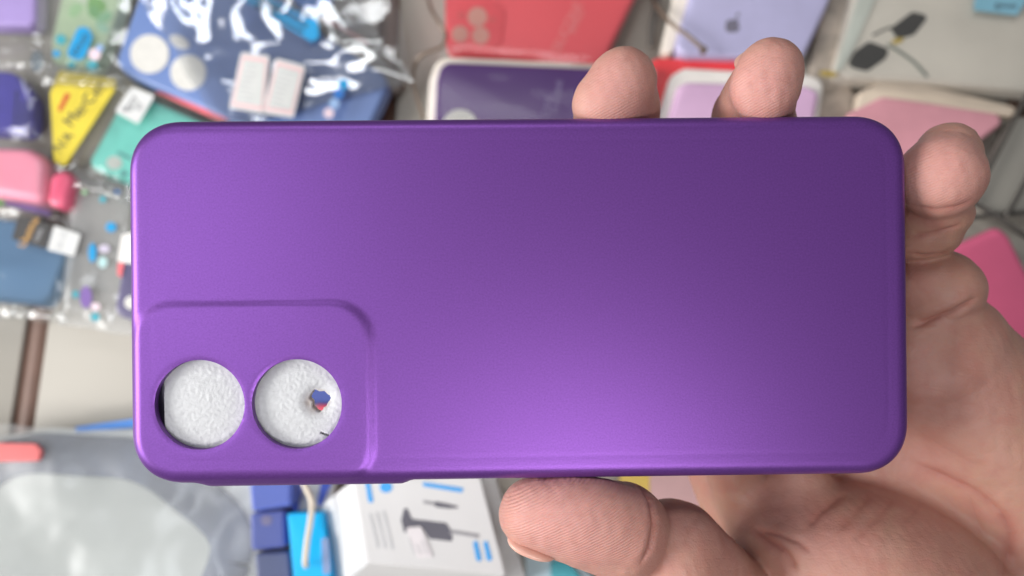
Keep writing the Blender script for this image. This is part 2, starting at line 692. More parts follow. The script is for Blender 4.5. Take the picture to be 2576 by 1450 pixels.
def f_middle(P):
    d = chain(P, [(1960, 900, -46, 11.0), (1720, 600, -50, 10.0), (1585, 400, -38, 9.4), (1552, 285, -17, 9.4)], 4)
    tip = rc(P, H(1550, 280, -14), H(1568, 205, -9), 9.6, 7.4)
    d = smin(d, tip, 3)
    return smin(d, ell(P, H(1535, 250, -7), np.array([8.8, 7.0, 6.0]), 0.5), 2.5)


def f_ring(P):
    d = chain(P, [(2150, 860, -46, 11.0), (2040, 600, -50, 9.8), (1930, 420, -40, 9.2), (1893, 300, -21, 9.6)], 4)
    tip = rc(P, H(1905, 262, -13), H(1936, 180, -8), 8.4, 7.3)
    d = smin(d, tip, 2.5)
    return smin(d, ell(P, H(1925, 215, -5.5), np.array([7.6, 8.6, 5.6]), -0.3), 2)


def f_pinky(P):
    tip = rc(P, H(2386, 386, -15), H(2366, 440, -13), 7.0, 8.4)
    tip = smin(tip, ell(P, H(2362, 452, -9), np.array([8.0, 7.6, 5.4]), 0.5), 7)
    s2 = ell(P, H(2350, 545, -19), np.array([8.4, 6.0, 8.5]), 0.12)
    s3 = ell(P, H(2318, 608, -23), np.array([8.4, 4.6, 9.0]), 0.1)
    s4 = ell(P, H(2340, 728, -29), np.array([12.0, 10.6, 13.0]), -0.15)
    d = smin(tip, s2, 2.6)
    d = smin(d, s3, 2.6)
    d = smin(d, s4, 1.4)
    return d


def f_index(P):
    return chain(P, [(1790, 960, -50, 11.0), (1520, 760, -44, 9.8), (1290, 640, -30, 9.0), (1150, 590, -20, 8.0)], 4)


def f_palm(P):
    hyp = rc(P, H(2335, 902, -36), H(2570, 1260, -50), 19.5, 31)
    mid = rc(P, H(1930, 930, -50), H(2330, 1300, -58), 16, 28)
    web = rc(P, H(1800, 1060, -52), H(1985, 1420, -50), 13, 17)
    d = smin(hyp, mid, 7)
    d = smin(d, web, 6)
    fore = rc(P, H(2500, 1520, -62), H(3050, 2500, -75), 32, 31)
    d = smin(d, fore, 12)
    then = ell(P, H(2190, 1450, -36), np.array([37.0, 24.0, 27.0]), -0.35)
    then = smin(then, rc(P, H(2180, 1480, -42), H(2480, 1640, -58), 22, 30), 10)
    d = smin(d, then, 3.0)
    fold = rc(P, H(2010, 1190, -34), H(1935, 1330, -37), 6.5, 6.5)
    d = smin(d, fold, 6)
    fold2 = rc(P, H(1830, 1180, -37), H(1870, 1300, -40), 5.5, 4.5)
    return smin(d, fold2, 5)


def f_thumb(P):
    tip = rc(P, H(1346, 1292, -7), H(1560, 1335, -9), 8.0, 11.0)
    pad = ell(P, H(1470, 1300, -3.5), np.array([16.0, 8.6, 7.6]), -0.12)
    d = smin(tip, pad, 3)
    prox = rc(P, H(1695, 1392, -15), H(1850, 1570, -30), 12.2, 14.5)
    bas = rc(P, H(1850, 1570, -30), H(2180, 1720, -48), 14.5, 22)
    d2 = smin(prox, bas, 6)
    return smin(d, d2, 1.6)


def field(P):
    d = f_palm(P)
    d = smin(d, f_pinky(P), 1.6)
    d = smin(d, smin(f_middle(P), f_ring(P), 1.0), 5)
    d = smin(d, f_index(P), 5)
    d = smin(d, f_thumb(P), 1.2)
    return d


def field_big(P, chunk=400000):
    out = np.empty(len(P))
    for i in range(0, len(P), chunk):
        out[i:i + chunk] = field(P[i:i + chunk])
    return out


def trace(px, py, zmin=-90):
    """where the line of sight meets the hand (mm)"""
    o = np.array([0, 0, D])
    d = np.array([(px - 1288) * PX, (725 - py) * PX, -D]); d /= np.linalg.norm(d)
    t = D - 25.0
    for _ in range(90):
        p = o + d * t
        x = float(field(p[None])[0])
        if x < 0.02:
            return p
        t += max(0.05, 0.8 * x)
        if p[2] < zmin:
            return None
    return p


def surface_nets(vol, org, h):
    ins = vol < 0
    nx, ny, nz = vol.shape
    cnt = np.zeros((nx - 1, ny - 1, nz - 1), np.int8)
    for dx in (0, 1):
        for dy in (0, 1):
            for dz in (0, 1):
                cnt += ins[dx:nx - 1 + dx, dy:ny - 1 + dy, dz:nz - 1 + dz]
    act = (cnt > 0) & (cnt < 8)
    I, J, K = np.nonzero(act)
    idx = np.full(act.shape, -1, np.int64)
    idx[I, J, K] = np.arange(len(I))
    acc = np.zeros((len(I), 3)); num = np.zeros(len(I))
    cs = [(a, b, c) for a in (0, 1) for b in (0, 1) for c in (0, 1)]
    for a in cs:
        for ax in range(3):
            if a[ax]: continue
            b = list(a); b[ax] = 1
            va = vol[I + a[0], J + a[1], K + a[2]]; vb = vol[I + b[0], J + b[1], K + b[2]]
            x = (va < 0) != (vb < 0)
            t = np.where(x, va / np.where(x, va - vb, 1), 0)
            p = np.array(a, float)[None].repeat(len(I), 0)
            p[:, ax] += t
            acc[x] += p[x]; num[x] += 1
    V = np.stack([I, J, K], 1) + acc / num[:, None]
    V = V * h + org
    F = []
    for ax in range(3):
        s0 = [slice(None)] * 3; s1 = [slice(None)] * 3
        s0[ax] = slice(0, -1); s1[ax] = slice(1, None)
        a, b = ins[tuple(s0)], ins[tuple(s1)]
        e = np.stack(np.nonzero(a != b), 1)
        u, w = (ax + 1) % 3, (ax + 2) % 3
        lim = np.array(act.shape)
        ok = (e[:, u] > 0) & (e[:, w] > 0) & (e[:, u] < lim[u]) & (e[:, w] < lim[w])
        e = e[ok]
        flip = a[tuple(e.T)]
        def cell(du, dw):
            q = e.copy(); q[:, u] -= du; q[:, w] -= dw
            return idx[tuple(q.T)]
        q = np.stack([cell(1, 1), cell(0, 1), cell(0, 0), cell(1, 0)], 1)
        q[~flip] = q[~flip][:, ::-1]
        F.append(q[(q >= 0).all(1)])
    return V, np.concatenate(F)


def build_hand():
    h = 0.85
    lo = np.array([-16.0, -175.0, -95.0]); hi = np.array([190.0, 66.0, 8.0])
    c4 = 4
    n = np.ceil((hi - lo) / (h * c4)).astype(int)
    g = np.stack(np.meshgrid(*[lo[i] + (np.arange(n[i]) + 0.375) * h * c4 for i in range(3)], indexing='ij'), -1)
    cv = field_big(g.reshape(-1, 3)).reshape(n)
    vol = cv.repeat(c4, 0).repeat(c4, 1).repeat(c4, 2)
    msk = (np.abs(cv) < h * c4 * 1.25).repeat(c4, 0).repeat(c4, 1).repeat(c4, 2)
    I = np.stack(np.nonzero(msk), 1)
    vol[msk] = field_big(lo + I * h)
    vol[:, 0, :] = np.maximum(vol[:, 0, :], 0.4)      # close the forearm off below the frame
    vol[-1] = np.maximum(vol[-1], 0.4)
    V, F = surface_nets(vol, lo, h)
    def grad(V, e=0.05):
        G = np.empty_like(V)
        for i in range(3):
            d = np.zeros(3); d[i] = e
            G[:, i] = field_big(V + d) - field_big(V - d)
        return G / (np.linalg.norm(G, axis=1)[:, None] + 1e-9)
    inner = (V[:, 1] > lo[1] + 3) & (V[:, 0] < hi[0] - 3)
    for _ in range(1):
        G = grad(V)
        d = np.clip(field_big(V), -0.5, 0.5)
        V[inner] -= (G * d[:, None])[inner]
    # subdivide once
    me = mesh('hand', V * MM, F)
    bm = bmesh.new(); bm.from_mesh(me)
    bmesh.ops.subdivide_edges(bm, edges=bm.edges[:], cuts=1, use_grid_fill=True)
    bm.to_mesh(me); bm.free()
    nV = len(me.vertices)
    X = np.empty(nV * 3); me.vertices.foreach_get('co', X); X = X.reshape(-1, 3) / MM
    inner = (X[:, 1] > lo[1] + 3) & (X[:, 0] < hi[0] - 3)
    G = grad(X)
    d = np.clip(field_big(X), -0.3, 0.3)
    X[inner] -= (G * d[:, None])[inner]
    # creases: (picture polyline, depth mm, width mm)
    CR = [
        ([(1605, 1215), (1635, 1262), (1645, 1320), (1635, 1375), (1612, 1420)], 0.55, 0.55),
        ([(1760, 1290), (1738, 1330), (1722, 1380)], 0.12, 0.5),
        ([(1900, 1330), (1930, 1355), (1975, 1385), (2010, 1440)], 0.5, 0.7),
        ([(1905, 1335), (1960, 1345), (2010, 1365), (2045, 1395)], 0.35, 0.6),
        ([(2300, 1165), (2370, 1195), (2450, 1232), (2520, 1290), (2545, 1340), (2535, 1400), (2520, 1450)], 0.42, 1.0),
        ([(2300, 1080), (2360, 1120), (2430, 1160), (2500, 1180)], 0.15, 1.0),
        ([(2440, 1240), (2455, 1300), (2480, 1360)], 0.15, 0.6),
        ([(2130, 1240), (2060, 1290), (2030, 1330)], 0.45, 1.1),
        ([(2200, 1240), (2140, 1300), (2110, 1340)], 0.25, 0.9),
        ([(2250, 1250), (2210, 1300), (2150, 1360)], 0.18, 0.7),
        ([(2320, 1260), (2270, 1320)], 0.12, 0.7),
        ([(2298, 519), (2350, 528), (2410, 520), (2450, 505)], 0.30, 0.6),
        ([(2298, 592), (2345, 587), (2400, 572), (2420, 560)], 0.40, 0.5),
        ([(2298, 641), (2330, 646), (2370, 641), (2390, 628)], 0.55, 0.55),
        ([(2298, 822), (2340, 806), (2400, 785), (2462, 750)], 0.85, 0.7),
        ([(2380, 900), (2440, 930), (2500, 980)], 0.08, 1.2),
    ]
    red = np.zeros(nV)
    for poly, dep, wid in CR:
        P = []
        for i in range(len(poly) - 1):
            a, b = np.array(poly[i], float), np.array(poly[i + 1], float)
            m = max(2, int(np.linalg.norm(b - a) / 7))
            for k in range(m):
                q = a + (b - a) * k / m
                x = trace(*q)
                if x is not None: P.append(x)
        if len(P) < 2: continue
        P = np.array(P)
        box = np.all((X > P.min(0) - 5) & (X < P.max(0) + 5), axis=1)
        ii = np.nonzero(box)[0]
        best = np.full(len(ii), 1e9); bt = np.zeros(len(ii))
        for k in range(len(P) - 1):
            ab = P[k + 1] - P[k]
            t = np.clip(((X[ii] - P[k]) @ ab) / (ab @ ab + 1e-9), 0, 1)
            q = np.linalg.norm(X[ii] - P[k] - t[:, None] * ab, axis=1)
            s = q < best
            best[s] = q[s]; bt[s] = (k + t[s]) / (len(P) - 1)
        fade = np.clip(np.minimum(bt, 1 - bt) * 6 + 0.25, 0, 1)
        g = np.exp(-np.sqrt((best / wid) ** 2 + 0.04) * 1.25)
        puff = 0.12 * np.exp(-((best - 3.0 * wid) / (1.6 * wid)) ** 2)
        X[ii] -= G[ii] * (1.6 * dep * fade * (g - puff))[:, None]
        red[ii] = np.maximum(red[ii], 0.8 * fade * np.exp(-(best / (wid * 1.4)) ** 2) * min(1, dep / 0.4))
    # low irregularity of living flesh
    rg = np.random.default_rng(3)
    nn = np.zeros(nV)
    for fr, am in ((0.16, 0.05), (0.3, 0.035), (0.6, 0.02), (1.1, 0.01)):
        for _ in range(5):
            nn += am * np.sin(X @ (rg.normal(size=3) * fr) + rg.uniform(0, 6.28))
    X += G * (nn * inner)[:, None]
    me.vertices.foreach_set('co', (X * MM).ravel())
    me.update()
    pads = [(H(1545, 225, -2), 8), (H(1930, 210, 0), 9), (H(2375, 420, -6), 9), (H(1420, 1290, 2), 15)]
    pk = np.zeros(nV)
    for c, r in pads:
        pk = np.maximum(pk, np.exp(-(np.linalg.norm(X - c, axis=1) / r) ** 2))
    ta = H(1440, 1300, 2)
    rid = np.exp(-(np.linalg.norm((X - ta) * np.array([0.75, 1, 1]), axis=1) / 14) ** 4)
    for c, r in pads[:3]:
        rid = np.maximum(rid, 0.6 * np.exp(-(np.linalg.norm(X - c, axis=1) / (r * 1.1)) ** 4))
    for nm, dat in (('crease', red), ('pad', pk), ('ridge', rid)):
        at = me.attributes.new(nm, 'FLOAT', 'POINT')
        at.data.foreach_set('value', dat.astype(np.float32))
    return me


def skin_material():
    m = bpy.data.materials.new('skin')
    m.use_nodes = True
    nt = m.node_tree
    N, Lk = nt.nodes, nt.links
    b = N['Principled BSDF']
    tc = N.new('ShaderNodeTexCoord')

    def nz(sc, det=4, dist=0.0):
        n = N.new('ShaderNodeTexNoise')
        n.inputs['Scale'].default_value = sc
        n.inputs['Detail'].default_value = det
        n.inputs['Distortion'].default_value = dist
        Lk.new(tc.outputs['Object'], n.inputs['Vector'])
        return n.outputs['Fac']

    def attr(nm):
        a = N.new('ShaderNodeAttribute'); a.attribute_name = nm
        return a.outputs['Fac']

    def mixc(f, a, c, mode='MIX'):
        x = N.new('ShaderNodeMix'); x.data_type = 'RGBA'; x.blend_type = mode
        if isinstance(f, float): x.inputs[0].default_value = f
        else: Lk.new(f, x.inputs[0])
        for s, v in ((6, a), (7, c)):
            if isinstance(v, tuple): x.inputs[s].default_value = (*v, 1)
            else: Lk.new(v, x.inputs[s])
        return x.outputs[2]

    def mth(op, a, c):
        x = N.new('ShaderNodeMath'); x.operation = op
        for s, v in ((0, a), (1, c)):
            if isinstance(v, (int, float)): x.inputs[s].default_value = v
            else: Lk.new(v, x.inputs[s])
        return x.outputs[0]

    rmp = N.new('ShaderNodeMapRange')
    rmp.inputs[1].default_value = 0.35; rmp.inputs[2].default_value = 0.68
    Lk.new(nz(45, 3, 0.4), rmp.inputs[0])
    base = mixc(rmp.outputs[0], srgb(186, 141, 122), srgb(194, 144, 132))
    rm3 = N.new('ShaderNodeMapRange')
    rm3.inputs[1].default_value = 0.42; rm3.inputs[2].default_value = 0.62
    rm3.inputs[4].default_value = 0.7
    Lk.new(nz(120, 5, 0.6), rm3.inputs[0])
    base = mixc(rm3.outputs[0], base, srgb(184, 129, 116))
    base = mixc(mth('MULTIPLY', attr('pad'), 0.75), base, srgb(216, 157, 151))
    rm2 = N.new('ShaderNodeMapRange')
    rm2.inputs[1].default_value = 0.5; rm2.inputs[2].default_value = 0.75
    rm2.inputs[4].default_value = 0.4
    Lk.new(nz(420, 4), rm2.inputs[0])
    base = mixc(rm2.outputs[0], base, srgb(186, 128, 118))
    base = mixc(mth('MULTIPLY', attr('crease'), 0.55), base, srgb(164, 92, 80))
    Lk.new(base, b.inputs['Base Color'])
    b.inputs['Subsurface Weight'].default_value = 0.4
    b.inputs['Subsurface Radius'].default_value = (1.0, 0.38, 0.22)
    b.inputs['Subsurface Scale'].default_value = 0.001
    b.inputs['Roughness'].default_value = 0.48
    b.inputs['Specular IOR Level'].default_value = 0.38
    # relief: finger ridges, fine skin lines, pores
    wv = N.new('ShaderNodeTexWave')
    wv.wave_type = 'BANDS'
    wv.inputs['Scale'].default_value = 560
    wv.inputs['Distortion'].default_value = 2.6
    wv.inputs['Detail'].default_value = 1
    wv.inputs['Detail Scale'].default_value = 0.35
    mp = N.new('ShaderNodeMapping')
    mp.inputs['Rotation'].default_value = (0, 0, math.radians(62))
    Lk.new(tc.outputs['Object'], mp.inputs['Vector'])
    Lk.new(mp.outputs[0], wv.inputs['Vector'])
    vo = N.new('ShaderNodeTexVoronoi')
    vo.feature = 'DISTANCE_TO_EDGE'
    vo.inputs['Scale'].default_value = 1500
    Lk.new(tc.outputs['Object'], vo.inputs['Vector'])
    hgt = mth('ADD', mth('MULTIPLY', mth('MULTIPLY', wv.outputs['Fac'], attr('ridge')), 0.42), mth('MULTIPLY', vo.outputs['Distance'], 0.3))
    hgt = mth('ADD', hgt, mth('MULTIPLY', nz(1500, 3), 0.35))
    v2 = N.new('ShaderNodeTexVoronoi')
    v2.feature = 'DISTANCE_TO_EDGE'
    v2.inputs['Scale'].default_value = 330
    mp2 = N.new('ShaderNodeMapping')
    mp2.inputs['Rotation'].default_value = (0, 0, math.radians(-38))
    mp2.inputs['Scale'].default_value = (0.45, 1.25, 1.0)
    Lk.new(tc.outputs['Object'], mp2.inputs['Vector'])
    Lk.new(mp2.outputs[0], v2.inputs['Vector'])
    hgt = mth('ADD', hgt, mth('MULTIPLY', mth('MINIMUM', v2.outputs['Distance'], 0.12), 1.1))
    bp = N.new('ShaderNodeBump')
    bp.inputs['Strength'].default_value = 0.6
    bp.inputs['Distance'].default_value = 0.0003
    Lk.new(hgt, bp.inputs['Height'])
    Lk.new(bp.outputs['Normal'], b.inputs['Normal'])
    return m


hand = link('hand', build_hand(), skin_material())
hand.matrix_world = R90
tag(hand, 'bare hand gripping the purple phone case from behind, thumb along its lower edge', 'hand')

m_nail = mat('fingernail', srgb(222, 172, 156), 0.3, 0.5, 0.05, 300, sss=0.4)


def nail(c, r, rz, rx, label):
    bm = bmesh.new()
    bmesh.ops.create_uvsphere(bm, u_segments=40, v_segments=24, radius=1.0)
    for v in bm.verts:
        x, y, z = v.co
        # square off the free edge
        v.co = (math.copysign(abs(x) ** 0.8, x) * r[0], y * r[1], math.copysign(abs(z) ** 0.8, z) * r[2])
    me = bpy.data.meshes.new('fingernail')
    bm.to_mesh(me); bm.free()
    o = link('fingernail', me, m_nail, hand)
    o.matrix_local = Matrix.Translation(Vector(H(*c)) * MM) @ Matrix.Rotation(math.radians(rz), 4, 'Z') @ Matrix.Rotation(math.radians(rx), 4, 'X') @ Matrix.Scale(MM, 4)
    o['label'] = label


nail((1338, 1371, -5), (5.6, 1.5, 4.6), -20, 14, 'thumbnail seen edge-on')
nail((1905, 148, -12), (5.2, 4.4, 1.3), 25, -50, 'nail rim of the ring finger')
nail((1576, 158, -14), (5.0, 4.4, 1.3), 5, -50, 'nail rim of the middle finger')
nail((2405, 340, -19), (4.6, 3.8, 1.2), 10, -50, 'nail rim of the little finger')

# ------------------------------------------------------------------ shop articles hanging on the wall
LIGHT_GAIN = 1.2  # base colours of the wall articles lifted in place of more lamp light
m_tray = film_mat('tray_film', (0.99, 0.99, 0.99), 0.02, 0.0, 0.06, 12.0, 0.1)
m_film = film_mat('clear_film', (0.99, 0.99, 0.99), 0.04, 0.05, 0.04)
m_filmm = film_mat('milky_film', (0.98, 0.98, 0.98), 0.13, 0.09, 0.05)
m_white = mat('white_card', (0.66, 0.66, 0.65), 0.5, 0.4, 0.03, 40)
m_ink = mat('dark_ink', (0.05, 0.05, 0.07), 0.6, 0.3, 0.1)
m_grey_ink = mat('grey_ink', (0.45, 0.45, 0.46), 0.6, 0.3, 0.1)
m_pinkline = mat('pink_print', srgb(240, 190, 192), 0.5, 0.4, 0.03)
m_cyan = mat('cyan_print', srgb(40, 150, 205), 0.45, 0.4, 0.05)
m_teal = mat('teal_print', srgb(70, 160, 175), 0.45, 0.4, 0.05)
m_blue = mat('blue_print', srgb(45, 115, 195), 0.45, 0.4, 0.05)
m_pale = mat('pale_blue_print', srgb(150, 180, 220), 0.45, 0.4, 0.05)
m_lpink = mat('pale_pink_print', srgb(235, 205, 215), 0.45, 0.4, 0.05)
m_violet = mat('violet_print', srgb(128, 100, 165), 0.45, 0.4, 0.05)
m_cut = mat('foam_white', (0.66, 0.64, 0.60), 0.6, 0.3, 0.05, 300)
m_wire = mat('wire_brown', srgb(120, 104, 92), 0.35, 0.5, 0.1, metal=0.4)
m_steel = mat('wire_grey', srgb(92, 88, 84), 0.35, 0.5, 0.1, metal=0.4)
m_edge = mat('clear_pack_edge', srgb(226, 216, 204), 0.35, 0.5, 0.04)


def lerp(a, b, t):
    return (a[0] + (b[0] - a[0]) * t, a[1] + (b[1] - a[1]) * t)


def inset(poly, d):
    c = (sum(p[0] for p in poly) / len(poly), sum(p[1] for p in poly) / len(poly))
    out = []
    for p in poly:
        l = math.hypot(p[0] - c[0], p[1] - c[1])
        out.append((p[0] + (c[0] - p[0]) * d / l * 1.3, p[1] + (c[1] - p[1]) * d / l * 1.3))
    return out


def lines(it, a, b, across, n, z, m, w=3.0, parent=None):
    """n ragged lines of fine print between a and b, stepping along 'across'"""
    for k in range(n):
        t = k / max(1, n - 1)
        p0 = (a[0] + across[0] * t, a[1] + across[1] * t)
        p1 = (b[0] + across[0] * t, b[1] + across[1] * t)
        p1 = lerp(p0, p1, 0.55 + 0.4 * random.random())
        dx, dy = p1[0] - p0[0], p1[1] - p0[1]
        l = math.hypot(dx, dy)
        ox, oy = -dy / l * w / 2, dx / l * w / 2
        it.slab('print_line', [(p0[0] + ox, p0[1] + oy), (p1[0] + ox, p1[1] + oy), (p1[0] - ox, p1[1] - oy), (p0[0] - ox, p0[1] - oy)], z, 0.06, m, parent=parent)


# --- slate blue case in a shiny bag
it = Item('bagged_case', 'slate blue case in a shiny bag with two white price stickers', 'phone case', 600, 120, 6)
slate = mat('slate_blue', srgb(108, 130, 180), 0.4, 0.5, 0.04, 30)
it.slab('case_body', [(372, -75), (640, -75), (803, 78), (985, 198), (880, 440), (588, 305), (308, 182), (291, 150)], 0, 9, slate, [4, 4, 60, 8, 8, 60, 9, 5], 2.2)
for c, r in (((376, 136), 49), ((473, 183), 45)):
    it.disc('camera_cutout', c, r, r, 9, 0.3, m_cut)
it.disc('flash_cutout', (451, 106), 27, 15, 9, 0.3, m_cut, 0.5)
sa = [(607, 131), (678, 141), (665, 287), (576, 272)]
sb = [(694, 146), (769, 167), (738, 297), (660, 285)]
for q in (sa, sb):
    s_ = it.slab('price_sticker', q, 15.2, 0.25, m_white, 1.2)
    q2 = inset(q, 7)
    it.slab('border_print', q2, 15.47, 0.08, m_pinkline, parent=s_)
    it.slab('sticker_panel', inset(q2, 8), 15.58, 0.08, mat('sticker_white', (0.64, 0.64, 0.62), 0.6), parent=s_)
    q3 = inset(q2, 16)
    lines(it, q3[0], q3[1], (q3[3][0] - q3[0][0], q3[3][1] - q3[0][1]), 8, 15.70, m_grey_ink, 2.5, parent=s_)
for c, m in (((864, 212), m_cyan), ((852, 236), m_blue), ((841, 261), m_pale), ((827, 285), m_lpink)):
    it.disc('printed_dot', c, 13, 13, 15.0, 0.1, m)
cy = it.slab('cyan_label', [(605, -2), (640, -25), (798, 50), (803, 92), (786, 106)], 15.0, 0.3, m_cyan, 1.5)
lines(it, (650, 0), (790, 76), (-8, 15), 2, 15.32, m_ink, 7, parent=cy)
it.film('bag_film', [(285, -120), (800, -120), (1040, 205), (560, 330)], 10.6, 3.2, film_mat('shiny_film', (0.97, 0.98, 0.99), 0.06, 0.20, 0.10, 20.0, 0.20, (40, 0.45, 1.5)), 1.0, 70, 60, 3, 1.0, 0.30)

# --- what hangs behind it at the top
it = Item('blue_case', 'bright blue case corner above the cyan label at the top', 'phone case', 780, -10, 4)
it.slab('case_body', [(728, -120), (850, -120), (832, 0), (812, 24), (775, 32), (735, 0)], 0, 6, mat('bright_blue', srgb(70, 125, 205), 0.4), 3, 1.5)
it = Item('grey_pouch', 'dark grey translucent pouch with a pink seam behind the slate case', 'pouch', 880, 50, 2)
it.slab('pouch_body', [(838, -80), (955, -80), (948, 135), (1018, 205), (990, 240), (800, 60)], 0, 4, mat('pouch_grey', srgb(134, 126, 122), 0.4, 0.5, 0.12, 40), 3, 1.0)
it.slab('pouch_seam', [(812, 50), (820, 44), (930, 104), (924, 114)], 4.0, 0.5, mat('seam_pink', srgb(205, 150, 150), 0.5), 0.3)
it.film('pouch_film', [(800, -100), (985, -100), (1035, 200), (880, 180)], 4.8, 1.6, m_filmm, 1.0, 30, 30, 8)

# --- green leaf case with a confetti bag
it = Item('bagged_case', 'pale green leaf-patterned case in a bag with a cyan pill label', 'phone case', 220, 60, 5)
it.slab('case_body', [(168, -75), (322, -75), (300, 20), (262, 130), (240, 175), (128, 160), (127, 100)], 0, 8, mat('pale_green', srgb(204, 232, 188), 0.4, 0.5, 0.12, 60), 5, 1.8)
for i, (c, rx, ry, a, col) in enumerate((((242, 12), 26, 18, 0.4, (126, 188, 96)), ((236, 30), 18, 14, 1.0, (118, 182, 110)), ((262, 45), 22, 13, -0.6, (150, 205, 160)), ((190, 25), 22, 14, -0.9, (172, 214, 160)), ((258, 70), 18, 12, 0.5, (170, 215, 190)), ((205, 0), 18, 10, 0.4, (215, 236, 205)))):
    it.disc('leaf_print', c, rx, ry, 8.0 + i * 0.01, 0.15, mat('leaf_green_%d' % i, srgb(*col), 0.45), a)
pl_ = it.slab('pill_label', [(165, 141), (208, 156), (233, 92), (222, 70), (197, 66)], 12.4, 0.25, m_cyan, 3.2)
it.text('label_text', 'zoun', 200, 112, 34, 66, 12.7, m_ink, pl_)
for c, r, m in (((153, 100), 13, m_teal), ((142, 135), 9, m_cyan), ((180, 165), 10, m_teal), ((231, 167), 14, m_teal), ((238, 137), 15, m_lpink), ((251, 121), 9, m_pale)):
    it.disc('printed_dot', c, r, r, 12.3, 0.12, m)
it.disc('printed_dot', (93, 154), 15, 26, 9.4, 0.12, mat('grey_blue_print', srgb(120, 145, 160), 0.5), 0.1)
it.film('bag_film', [(120, -120), (345, -120), (305, 190), (70, 185)], 8.6, 2.2, m_filmm, 1.2, 40, 40, 5)

# --- lavender and indigo cases at the far left
it = Item('lavender_case', 'lavender case cut off by the top corner of the picture', 'phone case', 30, 0, 5)
it.slab('case_body', [(-120, -120), (95, -120), (91, 66), (-120, 58)], 0, 8, mat('lavender', srgb(160, 140, 195), 0.42), 4, 2)
it = Item('indigo_case', 'indigo case in a crinkled clear bag below the lavender case', 'phone case', 20, 260, 7)
it.slab('case_body', [(-120, 168), (40, 180), (82, 236), (80, 338), (-120, 322)], 0, 8, mat('indigo', srgb(86, 78, 178), 0.42), [3, 14, 14, 5, 3], 2)
lines(it, (36, 320), (44, 215), (30, 2), 3, 8.02, mat('indigo_print', srgb(66, 64, 120), 0.5), 7)
it.film('bag_film', [(-120, 120), (70, 95), (118, 355), (-120, 360)], 8.6, 3.0, film_mat('crinkle_film', (0.98, 0.98, 0.98), 0.04, 0.08, 0.05, 70.0, 0.3), 1.5, 40, 40, 6)

# --- yellow tag
it = Item('yellow_tag', 'yellow paper tag with black handwriting and a red mark', 'tag', 200, 290, 15)
yl = it.slab('tag_paper', [(149, 178), (291, 199), (288, 226), (232, 312), (162, 418), (136, 406), (126, 235)], 0, 0.8, mat('yellow_paper', srgb(214, 194, 70), 0.55, 0.3, 0.08, 50), 1.0)
it.slab('red_mark', [(165, 234), (178, 237), (153, 282), (145, 277)], 0.82, 0.1, mat('red_ink', srgb(196, 78, 50), 0.5), 0.8)
it.text('tag_text', "MerCer", 214, 262, 46, 57, 0.9, m_ink, None, 0.92)
it.text('tag_text', "N'A", 160, 358, 38, 57, 0.9, m_ink, None, 0.9)

# --- mint case with a white sticker
it = Item('mint_case', 'mint green case with a white stock sticker beside the yellow tag', 'phone case', 340, 370, 4)
mint = mat('mint', srgb(132, 222, 208), 0.42, 0.5, 0.05, 30)
it.slab('case_body', [(298, 268), (378, 250), (540, 320), (480, 540), (334, 470), (216, 416)], 0, 8, mint, [3, 6, 6, 6, 6, 5], 2)
it.disc('camera_cutout', (287, 410), 20, 17, 8, 0.25, m_cut)
it.slab('flash_slot', [(296, 380), (334, 398), (331, 404), (293, 386)], 8, 0.2, mat('mint_dark', srgb(96, 160, 156), 0.5))
it.disc('camera_cutout', (312, 437), 8, 7, 8, 0.25, mat('mint_dark', srgb(96, 160, 156), 0.5))
st_ = it.slab('stock_sticker', [(330, 217), (389, 241), (347, 313), (289, 281)], 12.2, 0.25, m_white, 1.2)
it.text('sticker_text', '077', 334, 262, 26, 62, 12.5, m_ink, st_)
it.text('sticker_text', '01', 352, 268, 20, 62, 12.5, m_ink, st_)
it.text('sticker_text', '#', 314, 275, 20, 62, 12.5, m_ink, st_)
it.film('bag_film', [(285, 205), (560, 320), (420, 520), (195, 430)], 9.0, 2.0, m_film, 1.0, 40, 40, 9)
it = Item('red_strip', 'thin red card edge between the slate case and the mint case', 'card', 470, 262, 12)
it.slab('card_body', [(384, 228), (402, 232), (600, 302), (545, 300)], 0, 1.5, mat('strip_red', srgb(226, 110, 118), 0.45), 0.5)

# --- pink cases and the strip under them
it = Item('pink_case', 'glossy pink case at the left edge above a purple strip', 'phone case', 40, 440, 8)
it.slab('case_body', [(-120, 362), (70, 371), (113, 392), (113, 512), (-120, 474)], 0, 12, mat('glossy_pink', srgb(252, 146, 166), 0.22, 0.5, 0.04), [3, 6, 9, 4, 3], 4)
it = Item('pink_case', 'dark pink rounded case end beside the glossy pink case', 'phone case', 150, 480, 9)
it.slab('case_body', [(124, 438), (160, 424), (184, 440), (168, 528), (116, 512)], 0, 10, mat('deep_pink', srgb(216, 96, 124), 0.25, 0.5, 0.05), [4, 6, 6, 4, 3], 3)
it = Item('purple_strip', 'purple and green card strip under the glossy pink case', 'card', 60, 520, 10)
it.slab('card_body', [(11, 499), (128, 532), (124, 545), (11, 516)], 0, 1, m_violet, 0.4)
it.slab('green_end', [(-80, 492), (11, 499), (11, 516), (-80, 512)], 0, 1, mat('strip_green', srgb(110, 185, 95), 0.5), 0.4)
it.film('bag_film', [(-100, 340), (190, 400), (180, 570), (-100, 545)], 3.0, 2.4, m_film, 2.0, 40, 36, 12)

